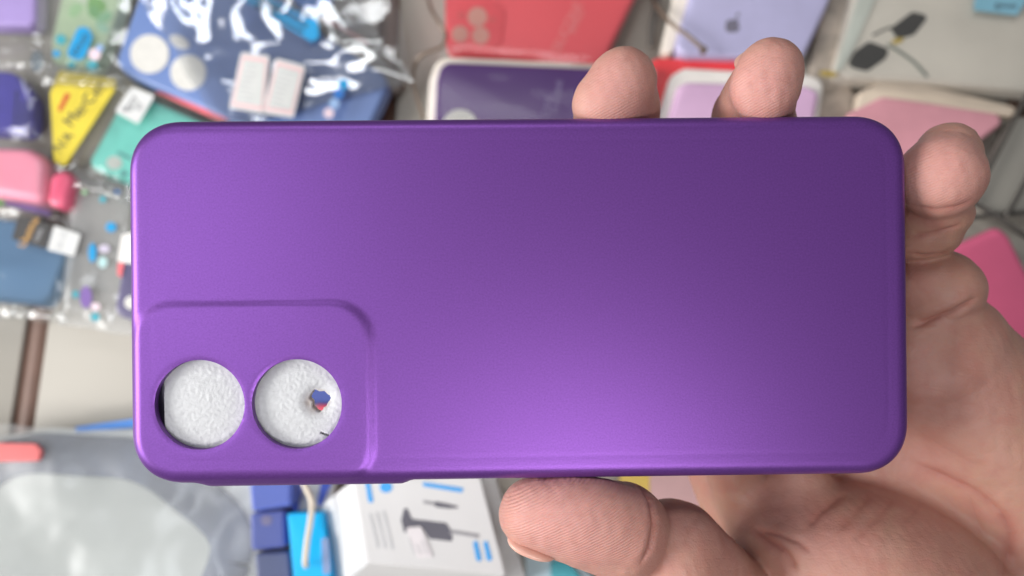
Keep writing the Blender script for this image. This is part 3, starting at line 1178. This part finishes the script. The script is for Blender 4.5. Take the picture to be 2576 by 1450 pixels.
# --- steel blue case with labels
it = Item('steel_blue_case', 'steel blue case with a black and gold label at the left edge', 'phone case', 70, 650, 5)
it.slab('case_body', [(-120, 536), (60, 556), (166, 596), (162, 645), (117, 768), (-120, 745)], 0, 8, mat('steel_blue', srgb(104, 142, 178), 0.42, 0.5, 0.05, 25), [3, 3, 5, 3, 5, 3], 2)
bl = it.slab('black_label', [(45, 544), (130, 566), (116, 627), (30, 601)], 12.0, 0.3, mat('label_black', srgb(70, 68, 68), 0.5), 0.8)
it.text('label_text', 'Uunnu', 72, 585, 30, 72, 12.35, mat('gold_ink', srgb(226, 172, 90), 0.45), bl)
it.text('label_text', 'case', 96, 592, 20, 72, 12.35, m_grey_ink, bl)
wl = it.slab('white_sticker', [(136, 567), (203, 590), (186, 645), (119, 629)], 12.1, 0.3, m_white, 0.8)
it.text('sticker_text', '5A 01', 156, 604, 22, 76, 12.45, m_grey_ink, wl)
it.film('bag_film', [(-120, 515), (215, 560), (140, 800), (-120, 790)], 8.6, 2.0, m_film, 1.0, 44, 40, 14)

# --- clear confetti bag and the dark case behind it
it = Item('confetti_bag', 'clear bag printed with blue and violet dots beside the purple case', 'bag', 250, 640, 12)
it.film('bag_film', [(185, 440), (345, 470), (345, 850), (150, 815)], 0.5, 2.6, film_mat('confetti_film', (0.95, 0.95, 0.95), 0.30, 0.06), 1.5, 40, 60, 17)
for c, rx, ry, m in (((279, 572), 13, 12, m_cyan), ((232, 636), 10, 24, m_cyan), ((258, 660), 12, 14, mat('pale_teal', srgb(175, 205, 205), 0.5)), ((216, 748), 15, 28, m_violet), ((190, 741), 8, 9, m_teal), ((239, 798), 11, 11, m_teal), ((240, 772), 11, 10, m_lpink), ((294, 483), 9, 6, m_blue), ((258, 502), 8, 8, m_teal), ((212, 483), 7, 7, mat('green_dot', srgb(150, 190, 150), 0.5)), ((262, 626), 14, 10, mat('pale_violet', srgb(200, 192, 210), 0.5))):
    it.disc('printed_dot', c, rx, ry, 4.0, 0.12, m)
it = Item('dark_case', 'dark indigo case with a white sticker, half hidden by the held case', 'phone case', 330, 720, 19)
it.slab('case_body', [(310, 655), (470, 620), (470, 840), (332, 806), (284, 790)], 0, 7, mat('dark_indigo', srgb(90, 84, 116), 0.42), [3, 3, 3, 4, 7], 1.8)
it.disc('camera_cutout', (330, 762), 17, 17, 7, 0.25, m_cut)
it.slab('white_sticker', [(306, 592), (420, 560), (420, 680), (295, 658)], 7.6, 0.3, mat('sticker_cream', (0.80, 0.74, 0.71), 0.5), 0.8)
it.slab('red_edge', [(297, 660), (312, 662), (304, 700), (295, 690)], 7.2, 0.3, mat('strip_red', (0.7, 0.2, 0.2)), 0.3)

for nm, lab, q, sd in (('sealed_bag_end', 'crinkled clear bag end under the steel blue case', [(-120, 752), (150, 770), (175, 812), (-120, 800)], 51), ('sealed_bag_end', 'crinkled clear bag end between the mint case and the dotted bag', [(195, 418), (345, 470), (345, 520), (180, 470)], 52), ('sealed_bag_end', 'crinkled clear bag end above the indigo case', [(-120, 86), (95, 80), (125, 180), (-120, 170)], 53), ('sealed_bag_end', 'crinkled clear bag end between the green case and the yellow tag', [(90, 168), (300, 170), (330, 232), (110, 215)], 54)):
    it = Item(nm, lab, 'bag', (q[0][0] + q[2][0]) / 2, (q[0][1] + q[2][1]) / 2, 16, 'crinkled ends of clear bags')
    it.film('bag_film', q, 0.6, 3.0, film_mat('seal_film', (0.98, 0.98, 0.98), 0.08, 0.16, 0.05, 120.0, 0.45), 1.0, 40, 24, sd)

# --- the navy box only seen through the torn foam
it = Item('navy_box', 'navy blue box with a red corner glimpsed through the torn foam hole', 'box', 820, 990, 10)
it.slab('box_body', [(700, 880), (960, 880), (960, 1017), (700, 1010)], 0, 20, mat('navy_card', srgb(58, 72, 140), 0.5), 1, 0.5)
it.slab('red_corner', [(795, 1019), (900, 1019), (900, 1100), (795, 1100)], 0, 19, mat('navy_red', srgb(196, 70, 90), 0.5), 1, 0.5)

# --- red case
it = Item('red_case', 'coral red case with three camera openings at the top', 'phone case', 1350, 40, 6)
red = mat('coral_red', srgb(252, 92, 100), 0.45, 0.4, 0.03, 30)
it.slab('case_body', [(1116, -120), (1650, -120), (1593, 0), (1512, 168), (1122, 125)], 0, 9, red, [3, 3, 60, 5, 6], 2)
it.slab('camera_field', [(1128, 2), (1236, -2), (1272, 24), (1262, 112), (1240, 124), (1130, 116)], 9.0, 0.6, mat('coral_red_field', srgb(250, 90, 98), 0.45), 6, 0.5)
for c, r in (((1201, 43), 25), ((1157, 86), 21), ((1209, 90), 22)):
    it.disc('camera_cutout', c, r, r, 9.6, 0.25, mat('cutout_beige', srgb(205, 150, 138), 0.6))
for c, r in (((1161, 39), 10), ((1238, 50), 9)):
    it.disc('sensor_cutout', c, r, r, 9.6, 0.25, mat('cutout_dull', srgb(214, 96, 98), 0.6))
m_rt = mat('red_print', srgb(246, 140, 138), 0.5)
it.text('case_text', 'SILICONE', 1428, 68, 36, 66, 9.08, m_rt)
it.text('case_text', 'SERIES', 1450, 56, 26, 66, 9.08, m_rt)
it.film('pack_film', [(1092, -120), (1660, -120), (1530, 190), (1100, 145)], 9.7, 0.7, m_tray, 0.6, 40, 30, 21)

# --- dark purple case
it = Item('dark_purple_case', 'dark purple case in a clear tray below the coral red case', 'phone case', 1300, 240, 10)
it.slab('pack_tray', [(1080, 205), (1098, 142), (1500, 160), (1650, 168), (1640, 470), (1060, 470)], 0, 6, m_edge, [6, 8, 3, 3, 3, 3], 1.0)
it.slab('case_body', [(1098, 200), (1110, 152), (1480, 168), (1640, 176), (1630, 460), (1084, 460)], 4, 8, mat('dark_purple', srgb(94, 62, 122), 0.3, 0.5, 0.03), [6, 9, 3, 3, 3, 3], 2.5)
it.disc('camera_cutout', (1157, 320), 45, 45, 12, 0.3, m_cut)
m_lp = mat('lavender_ink', srgb(150, 136, 172), 0.5)
it.text('case_text', 'SILICONE', 1402, 244, 22, 80, 12.06, m_lp)
it.text('case_text', 'CASE', 1378, 268, 26, 80, 12.06, m_lp)
it.film('pack_film', [(1078, 138), (1640, 170), (1630, 420), (1070, 420)], 12.3, 0.7, film_mat('thin_film', (0.99, 0.99, 0.99), 0.0, -0.015, 0.06, 10.0, 0.08), 0.6, 50, 36, 23)

# --- lavender grey case with a logo
it = Item('lavender_grey_case', 'pale lavender grey case with a small dark fruit emblem at the top', 'phone case', 1880, 50, 6)
it.slab('case_body', [(1768, -120), (2130, -120), (2085, 10), (2022, 146), (1692, 138)], 0, 9, mat('lavender_grey', srgb(172, 168, 200), 0.42), [3, 3, 60, 6, 6], 2.2)
lg = mat('emblem_grey', srgb(110, 106, 120), 0.4)
it.slab('emblem', [(1825, 62), (1829, 50), (1840, 51), (1851, 46), (1860, 53), (1856, 61), (1862, 71), (1850, 84), (1842, 80), (1832, 84), (1825, 75)], 9.0, 0.15, lg, 1.2)
it.slab('emblem_leaf', [(1850, 44), (1853, 34), (1862, 30), (1860, 40)], 9.0, 0.15, lg, 0.5)
it.slab('pack_side', [(1705, -60), (1752, -60), (1690, 138), (1662, 130)], 0, 5, m_edge, 2, 1.0)

# --- red case edge, pink case below
it = Item('red_case', 'red case edge between the lavender grey case and the pink tray', 'phone case', 1740, 165, 3)
it.slab('case_body', [(1632, 142), (1900, 150), (1900, 300), (1660, 300), (1640, 200)], 0, 7, mat('signal_red', srgb(226, 66, 72), 0.4), [5, 3, 3, 3, 3], 2)
it = Item('pink_tray_case', 'pale pink case in a white tray behind the fingertips', 'phone case', 1860, 260, 9)
it.slab('pack_tray', [(1655, 290), (1686, 190), (1722, 170), (2040, 188), (2074, 206), (2058, 330), (2040, 470), (1640, 470)], 0, 6, mat('tray_white', srgb(232, 220, 214), 0.4), [3, 8, 6, 6, 6, 3, 3, 3], 1.5)
it.slab('case_body', [(1680, 300), (1706, 214), (1730, 204), (2030, 214), (2064, 228), (2048, 320), (2030, 460), (1660, 460)], 3, 7, mat('orchid_pink', srgb(208, 170, 202), 0.3), [3, 6, 6, 6, 6, 3, 3, 3], 2.5)

# --- hooks
it = Item('wire_hook', 'bent brown wire hook at the left end of the coral red case', 'hook', 1085, 30, 0)
it.tube('hook_wire', [(1075, -60, 0), (1080, 10, 18), (1100, 50, 22), (1120, 85, 22), (1110, 118, 20), (1060, 140, 16), (1040, 180, 10), (1045, 230, 9), (1065, 300, 8)], 0.9, m_wire)
it = Item('wire_hook', 'brown wire hook whose tip overlaps the lavender grey case', 'hook', 1650, 30, 0)
it.tube('hook_wire', [(1640, -10, 0), (1655, 20, 14), (1690, 60, 20), (1730, 90, 21), (1770, 124, 21)], 1.1, m_wire)
it.tube('hook_stem', [(1660, -60, 8), (1650, 20, 10), (1640, 70, 10), (1638, 118, 8)], 1.6, m_steel)
it.disc('hook_end', (1771, 124), 9, 9, 20, 2.0, m_wire)

# --- clear case with black leaves, top right
it = Item('leaf_print_case', 'clear case with two black leaves and a pale blue label', 'phone case', 2320, 110, 5)
m_clear = mat('clear_case_beige', srgb(216, 209, 197), 0.35, 0.5, 0.07, 22)
it.slab('case_body', [(2170, -120), (2660, -120), (2660, 236), (2300, 204), (2100, 196), (2120, 120)], 0, 9, m_clear, [3, 3, 3, 6, 8, 6], 2.5)
m_leaf = mat('black_leaf', srgb(74, 72, 70), 0.5, 0.4, 0.1)
it.slab('leaf_print', [(2128, 168), (2150, 130), (2186, 104), (2240, 124), (2226, 150), (2182, 180)], 9.0, 0.15, m_leaf, 3)
it.slab('leaf_print', [(2240, 72), (2268, 50), (2295, 30), (2338, 40), (2300, 88), (2258, 100)], 9.0, 0.15, m_leaf, 2)
it.tube('leaf_stem', [(2195, 90, 9.1), (2225, 75, 9.1), (2250, 68, 9.1)], 0.5, m_leaf)
it.tube('leaf_stem', [(2232, 112, 9.1), (2262, 130, 9.1), (2300, 158, 9.1), (2333, 194, 9.1)], (0.9, 0.4), mat('stem_grey', srgb(112, 120, 112), 0.5))
it.slab('seam_band', [(2176, -60), (2230, -60), (2150, 120), (2118, 178), (2100, 175)], 9.0, 1.0, mat('seam_white', srgb(205, 208, 198), 0.4), 1.0, 0.5)
it.disc('gold_fleck', (2258, 103), 16, 7, 9.2, 0.1, mat('gold_fleck', srgb(190, 165, 80), 0.5), -0.3)
it.disc('gold_fleck', (2084, 186), 22, 8, 9.2, 0.1, mat('gold_fleck', srgb(190, 165, 80), 0.5), 0.1)
pb = it.slab('blue_label', [(2459, -60), (2620, -60), (2560, 38), (2450, 26)], 12.6, 0.3, mat('pale_cyan_label', srgb(124, 172, 190), 0.5), 0.5)
it.text('label_text', 'gauss', 2530, 14, 26, -4, 12.95, m_ink, pb)
it.film('bag_film', [(2080, -120), (2660, -120), (2660, 260), (2060, 215)], 9.6, 1.6, m_tray, 0.8, 50, 40, 27)
it = Item('mottled_bag', 'mottled grey-brown plastic bag hanging beside the leaf-print case', 'bag', 2080, 120, 1)
it.slab('bag_body', [(2090, -80), (2200, -80), (2110, 180), (2170, 260), (2120, 320), (2040, 330), (2040, 150)], 0, 4, mat('mottle', srgb(168, 156, 144), 0.4, 0.5, 0.35, 110), 4, 1.5)

# --- pink clear case, right
it = Item('pink_clear_case', 'translucent pink case lying under a beige edge above the little finger', 'phone case', 2350, 290, 4)
it.slab('beige_edge', [(2160, 232), (2215, 205), (2330, 212), (2560, 268), (2556, 292), (2300, 262), (2150, 300)], 3, 5, mat('beige_edge', srgb(206, 190, 172), 0.4), 3, 1.5)
it.slab('case_body', [(2130, 285), (2220, 240), (2310, 252), (2552, 290), (2470, 352), (2440, 420), (2160, 420)], 0, 9, mat('clear_pink', srgb(212, 150, 160), 0.3, 0.5, 0.12, 40), [4, 6, 6, 4, 4, 3, 3], 2.2)

# --- grey case behind a wire rack, right edge
it = Item('grey_case', 'plain grey case behind the wire rack at the right edge', 'phone case', 2560, 420, 2)
it.slab('case_body', [(2550, 296), (2700, 280), (2700, 560), (2512, 540), (2452, 502)], 0, 8, mat('plain_grey', srgb(150, 146, 138), 0.45, 0.4, 0.06, 30), 3, 1.5)
it = Item('wire_rack', 'crossed dark wires of a rack at the right edge', 'rack', 2530, 500, 0)
for pth in ([(2620, 170, 14), (2557, 292, 14), (2445, 506, 14), (2400, 590, 14)], [(2400, 478, 12), (2441, 504, 12), (2576, 592, 12), (2680, 660, 12)], [(2680, 250, 15), (2576, 464, 14), (2531, 545, 14)], [(2410, 552, 12), (2508, 541, 12), (2640, 530, 12)]):
    it.tube('rack_wire', pth, 1.2, m_steel)

# --- hot pink pouch, right edge
it = Item('hot_pink_pouch', 'hot pink glossy pouch behind the palm at the right edge', 'pouch', 2520, 700, 14)
it.slab('pouch_body', [(2330, 650), (2516, 564), (2546, 592), (2660, 820), (2680, 1000), (2330, 1000)], 0, 10, mat('hot_pink', srgb(214, 100, 134), 0.25, 0.5, 0.06, 30), [3, 5, 6, 20, 6, 3], 4)

# --- lower left: dark ring in a clear pouch, red and blue cards
it = Item('ring_pack', 'dark slate oval ring packed in a pale clear pouch, lower left', 'package', 250, 1350, 8)
it.slab('pack_card', [(-140, 1120), (120, 1080), (350, 1075), (640, 1190), (650, 1600), (-140, 1600)], 0, 3, mat('pale_pack', srgb(196, 200, 198), 0.4, 0.5, 0.05, 20), 6, 1)
it.disc('pack_window', (205, 1410), 345, 268, 3, 1.5, mat('window_pale', srgb(200, 204, 200), 0.4, 0.5, 0.10, 14), -0.05)
v_ = []
for k in range(41):
    a = 2 * math.pi * k / 40
    wv_ = 1 + 0.035 * math.sin(3 * a + 1) + 0.025 * math.sin(7 * a)
    v_.append((205 + 362 * wv_ * math.cos(a), 1412 - 278 * wv_ * math.sin(a), 5.5 + 1.2 * math.sin(2 * a)))
it.tube('slate_ring', v_, (8.6, 2.0), mat('slate_ring', srgb(92, 100, 118), 0.45, 0.4, 0.6, 28), seg=16)
it.film('pack_film', [(-140, 1060), (655, 1100), (660, 1620), (-140, 1620)], 10, 2.2, film_mat('pouch_clear', (0.97, 0.97, 0.97), 0.20, 0.03, 0.22, 18.0, 0.2), 1.0, 50, 50, 31)
it = Item('red_card', 'red card corner at the left edge above the slate ring', 'card', 40, 1130, 20)
it.slab('card_body', [(-140, 1112), (88, 1116), (104, 1134), (96, 1160), (-140, 1164)], 0, 2, mat('salmon_red', srgb(236, 118, 118), 0.45), 1.2, 0.6)
it = Item('blue_card', 'thin blue card edge beside the lower corner of the purple case', 'card', 260, 1070, 12)
it.slab('card_body', [(190, 1074), (400, 1046), (400, 1070), (190, 1088)], 0, 1.5, mat('card_blue', srgb(72, 130, 205), 0.45), 0.5)

# --- navy boxes and cyan box, lower middle
for nm, lab, q, col, hh in (('navy_case_box', 'blue box touching the lower edge of the purple case, topmost of three', [(624, 1180), (738, 1178), (733, 1273), (633, 1288)], (80, 98, 178), 14), ('navy_case_box', 'navy blue box with a grey dot, middle of three', [(629, 1292), (716, 1283), (719, 1376), (632, 1386)], (72, 84, 152), 14), ('navy_case_box', 'darkest navy box at the bottom edge, lowest of three', [(640, 1393), (727, 1387), (740, 1520), (652, 1520)], (72, 80, 118), 14)):
    it = Item(nm, lab, 'box', (q[0][0] + q[2][0]) / 2, (q[0][1] + q[2][1]) / 2, hh, 'three navy boxes in a column')
    it.slab('box_body', q, 0, 14, mat('navy_%d' % col[2], srgb(*col), 0.4, 0.5, 0.05), 1.5, 1.0)
    it.slab('box_face', inset(q, 9), 14, 0.3, mat('navy_face_%d' % col[2], srgb(*[int(c * 0.94) for c in col]), 0.35), 1.0)
    if col[2] == 152:
        it.disc('grey_dot', (670, 1310), 14, 13, 14.32, 0.2, mat('dot_grey', srgb(104, 100, 132), 0.5))
it = Item('white_sleeve', 'blue and white printed sleeve above the cyan box', 'sleeve', 780, 1250, 8)
it.slab('sleeve_body', [(736, 1180), (850, 1180), (830, 1300), (734, 1300)], 0, 8, m_white, 1, 0.5)
it.slab('blue_band', [(740, 1200), (764, 1200), (748, 1292), (735, 1292)], 8, 0.3, mat('royal_blue', srgb(66, 96, 205), 0.45), 0.4)
it.slab('blue_band', [(812, 1190), (846, 1190), (806, 1280), (798, 1264)], 8, 0.3, mat('royal_blue', srgb(66, 96, 205), 0.45), 0.4)
it = Item('cyan_box', 'bright cyan box left of the white charger box', 'box', 780, 1380, 14)
it.slab('box_body', [(722, 1292), (808, 1290), (842, 1520), (745, 1520)], 0, 18, mat('bright_cyan', srgb(0, 168, 236), 0.45, 0.4, 0.03), 1, 0.6)
it.slab('window_edge', [(808, 1356), (826, 1352), (832, 1440), (812, 1450)], 18, 0.3, mat('box_window_grey', srgb(120, 140, 180), 0.3), 1)
it = Item('beige_strap', 'beige cable hanging in front of the cyan box', 'cable', 775, 1320, 30)
it.tube('strap_cord', [(740, 1150, 6), (764, 1215, 6), (784, 1262, 7), (781, 1310, 8), (773, 1360, 8), (768, 1412, 7), (770, 1425, 4)], (1.15, 1.0), mat('beige_cable', srgb(206, 194, 178), 0.5))

# --- white charger box
it = Item('charger_box', 'white charger box with a printed black car charger and blue marks', 'box', 1070, 1330, 16)
F_ = [(890, 1205), (1208, 1198), (1273, 1446), (924, 1416)]
hf, hb = 34.0, 4.0
top = [B(x, y, it.h + hf) - it.o for x, y in F_]
bot = [B(x - 84, y + 66, it.h + hb) - it.o for x, y in F_]
vv = [(p[0] * MM, p[1] * MM, hf * MM) for p in top] + [(p[0] * MM, p[1] * MM, hb * MM) for p in bot]
ff = [(3, 2, 1, 0), (4, 5, 6, 7), (0, 1, 5, 4), (1, 2, 6, 5), (2, 3, 7, 6), (3, 0, 4, 7)]
me = mesh('box_body', vv, ff)
bm = bmesh.new(); bm.from_mesh(me)
bmesh.ops.recalc_face_normals(bm, faces=bm.faces)
bmesh.ops.bevel(bm, geom=bm.edges[:], offset=0.0005, segments=2, affect='EDGES')
bm.to_mesh(me); bm.free()
link('box_body', me, mat('box_white', (0.60, 0.59, 0.59), 0.45, 0.4, 0.02), it.root, smooth=False)
m_bc = mat('box_cyan', srgb(60, 150, 215), 0.5)
m_bk = mat('charger_black', srgb(88, 86, 96), 0.5)
z = hf + 0.05
for q in ([(918, 1210), (930, 1210), (940, 1265), (927, 1266)], [(1062, 1213), (1167, 1228), (1163, 1240), (1064, 1224)], [(1189, 1362), (1201, 1361), (1213, 1412), (1199, 1413)], [(1215, 1362), (1226, 1361), (1239, 1411), (1225, 1413)]):
    it.slab('blue_mark', q, z, 0.1, m_bc, 1.0)
it.disc('blue_mark', (971, 1226), 16, 14, z, 0.1, m_bc)
ch = it.slab('charger_print', [(1009, 1309), (1019, 1268), (1036, 1306), (1122, 1316), (1136, 1336), (1139, 1363), (1080, 1356), (1062, 1330), (1027, 1330), (1018, 1346)], z, 0.1, m_bk, 0.8)
it.tube('cable_print', [(1132, 1336, z), (1165, 1341, z), (1205, 1348, z)], (0.9, 0.12), mat('cable_grey', srgb(150, 148, 152), 0.5), parent=ch)
it.slab('plug_print', [(1090, 1266), (1098, 1262), (1126, 1268), (1170, 1278), (1128, 1280), (1096, 1276)], z, 0.1, m_bk, 0.5)
it.tube('cable_print', [(1065, 1262, z), (1092, 1267, z)], (0.7, 0.12), mat('cable_grey', srgb(150, 148, 152), 0.5))
it.slab('grey_sticker', [(1021, 1328), (1059, 1325), (1088, 1402), (1050, 1405)], z + 0.2, 0.2, mat('sticker_grey', srgb(214, 208, 210), 0.5), 0.6)
lines(it, (931, 1292), (957, 1400), (34, -6), 3, z, m_grey_ink, 7)
lines(it, (1044, 1395), (1028, 1350), (30, 0), 3, z + 0.45, m_grey_ink, 3)
# blue mark on the side of the box
it = Item('grey_box', 'plain grey box edge just behind the white charger box', 'box', 1260, 1330, 8)
it.slab('box_body', [(1150, 1190), (1243, 1190), (1330, 1480), (1190, 1480)], 0, 22, mat('grey_box', srgb(186, 186, 186), 0.5, 0.4, 0.03), 0.8, 0.5)
it = Item('teal_pack', 'teal and pale blue blister pack under the thumb', 'package', 1390, 1430, 4)
it.slab('pack_card', [(1316, 1360), (1420, 1380), (1560, 1520), (1330, 1520)], 0, 4, mat('pack_pale_blue', srgb(176, 196, 204), 0.4, 0.5, 0.1, 40), 2, 0.6)
it.slab('teal_block', [(1386, 1412), (1430, 1412), (1500, 1500), (1388, 1500)], 4, 3, mat('teal_block', srgb(72, 164, 176), 0.4), 1.5, 0.8)
it = Item('yellow_card', 'yellow and pink card glimpsed between thumb and purple case', 'card', 1630, 1210, 6)
it.slab('yellow_half', [(1560, 1150), (1634, 1150), (1634, 1290), (1560, 1290)], 0, 2, mat('amber_card', srgb(232, 196, 104), 0.5), 0.5)
it.slab('pink_half', [(1635, 1150), (1760, 1150), (1760, 1290), (1635, 1290)], 0, 2, mat('rose_card', srgb(214, 176, 176), 0.5), 0.5)
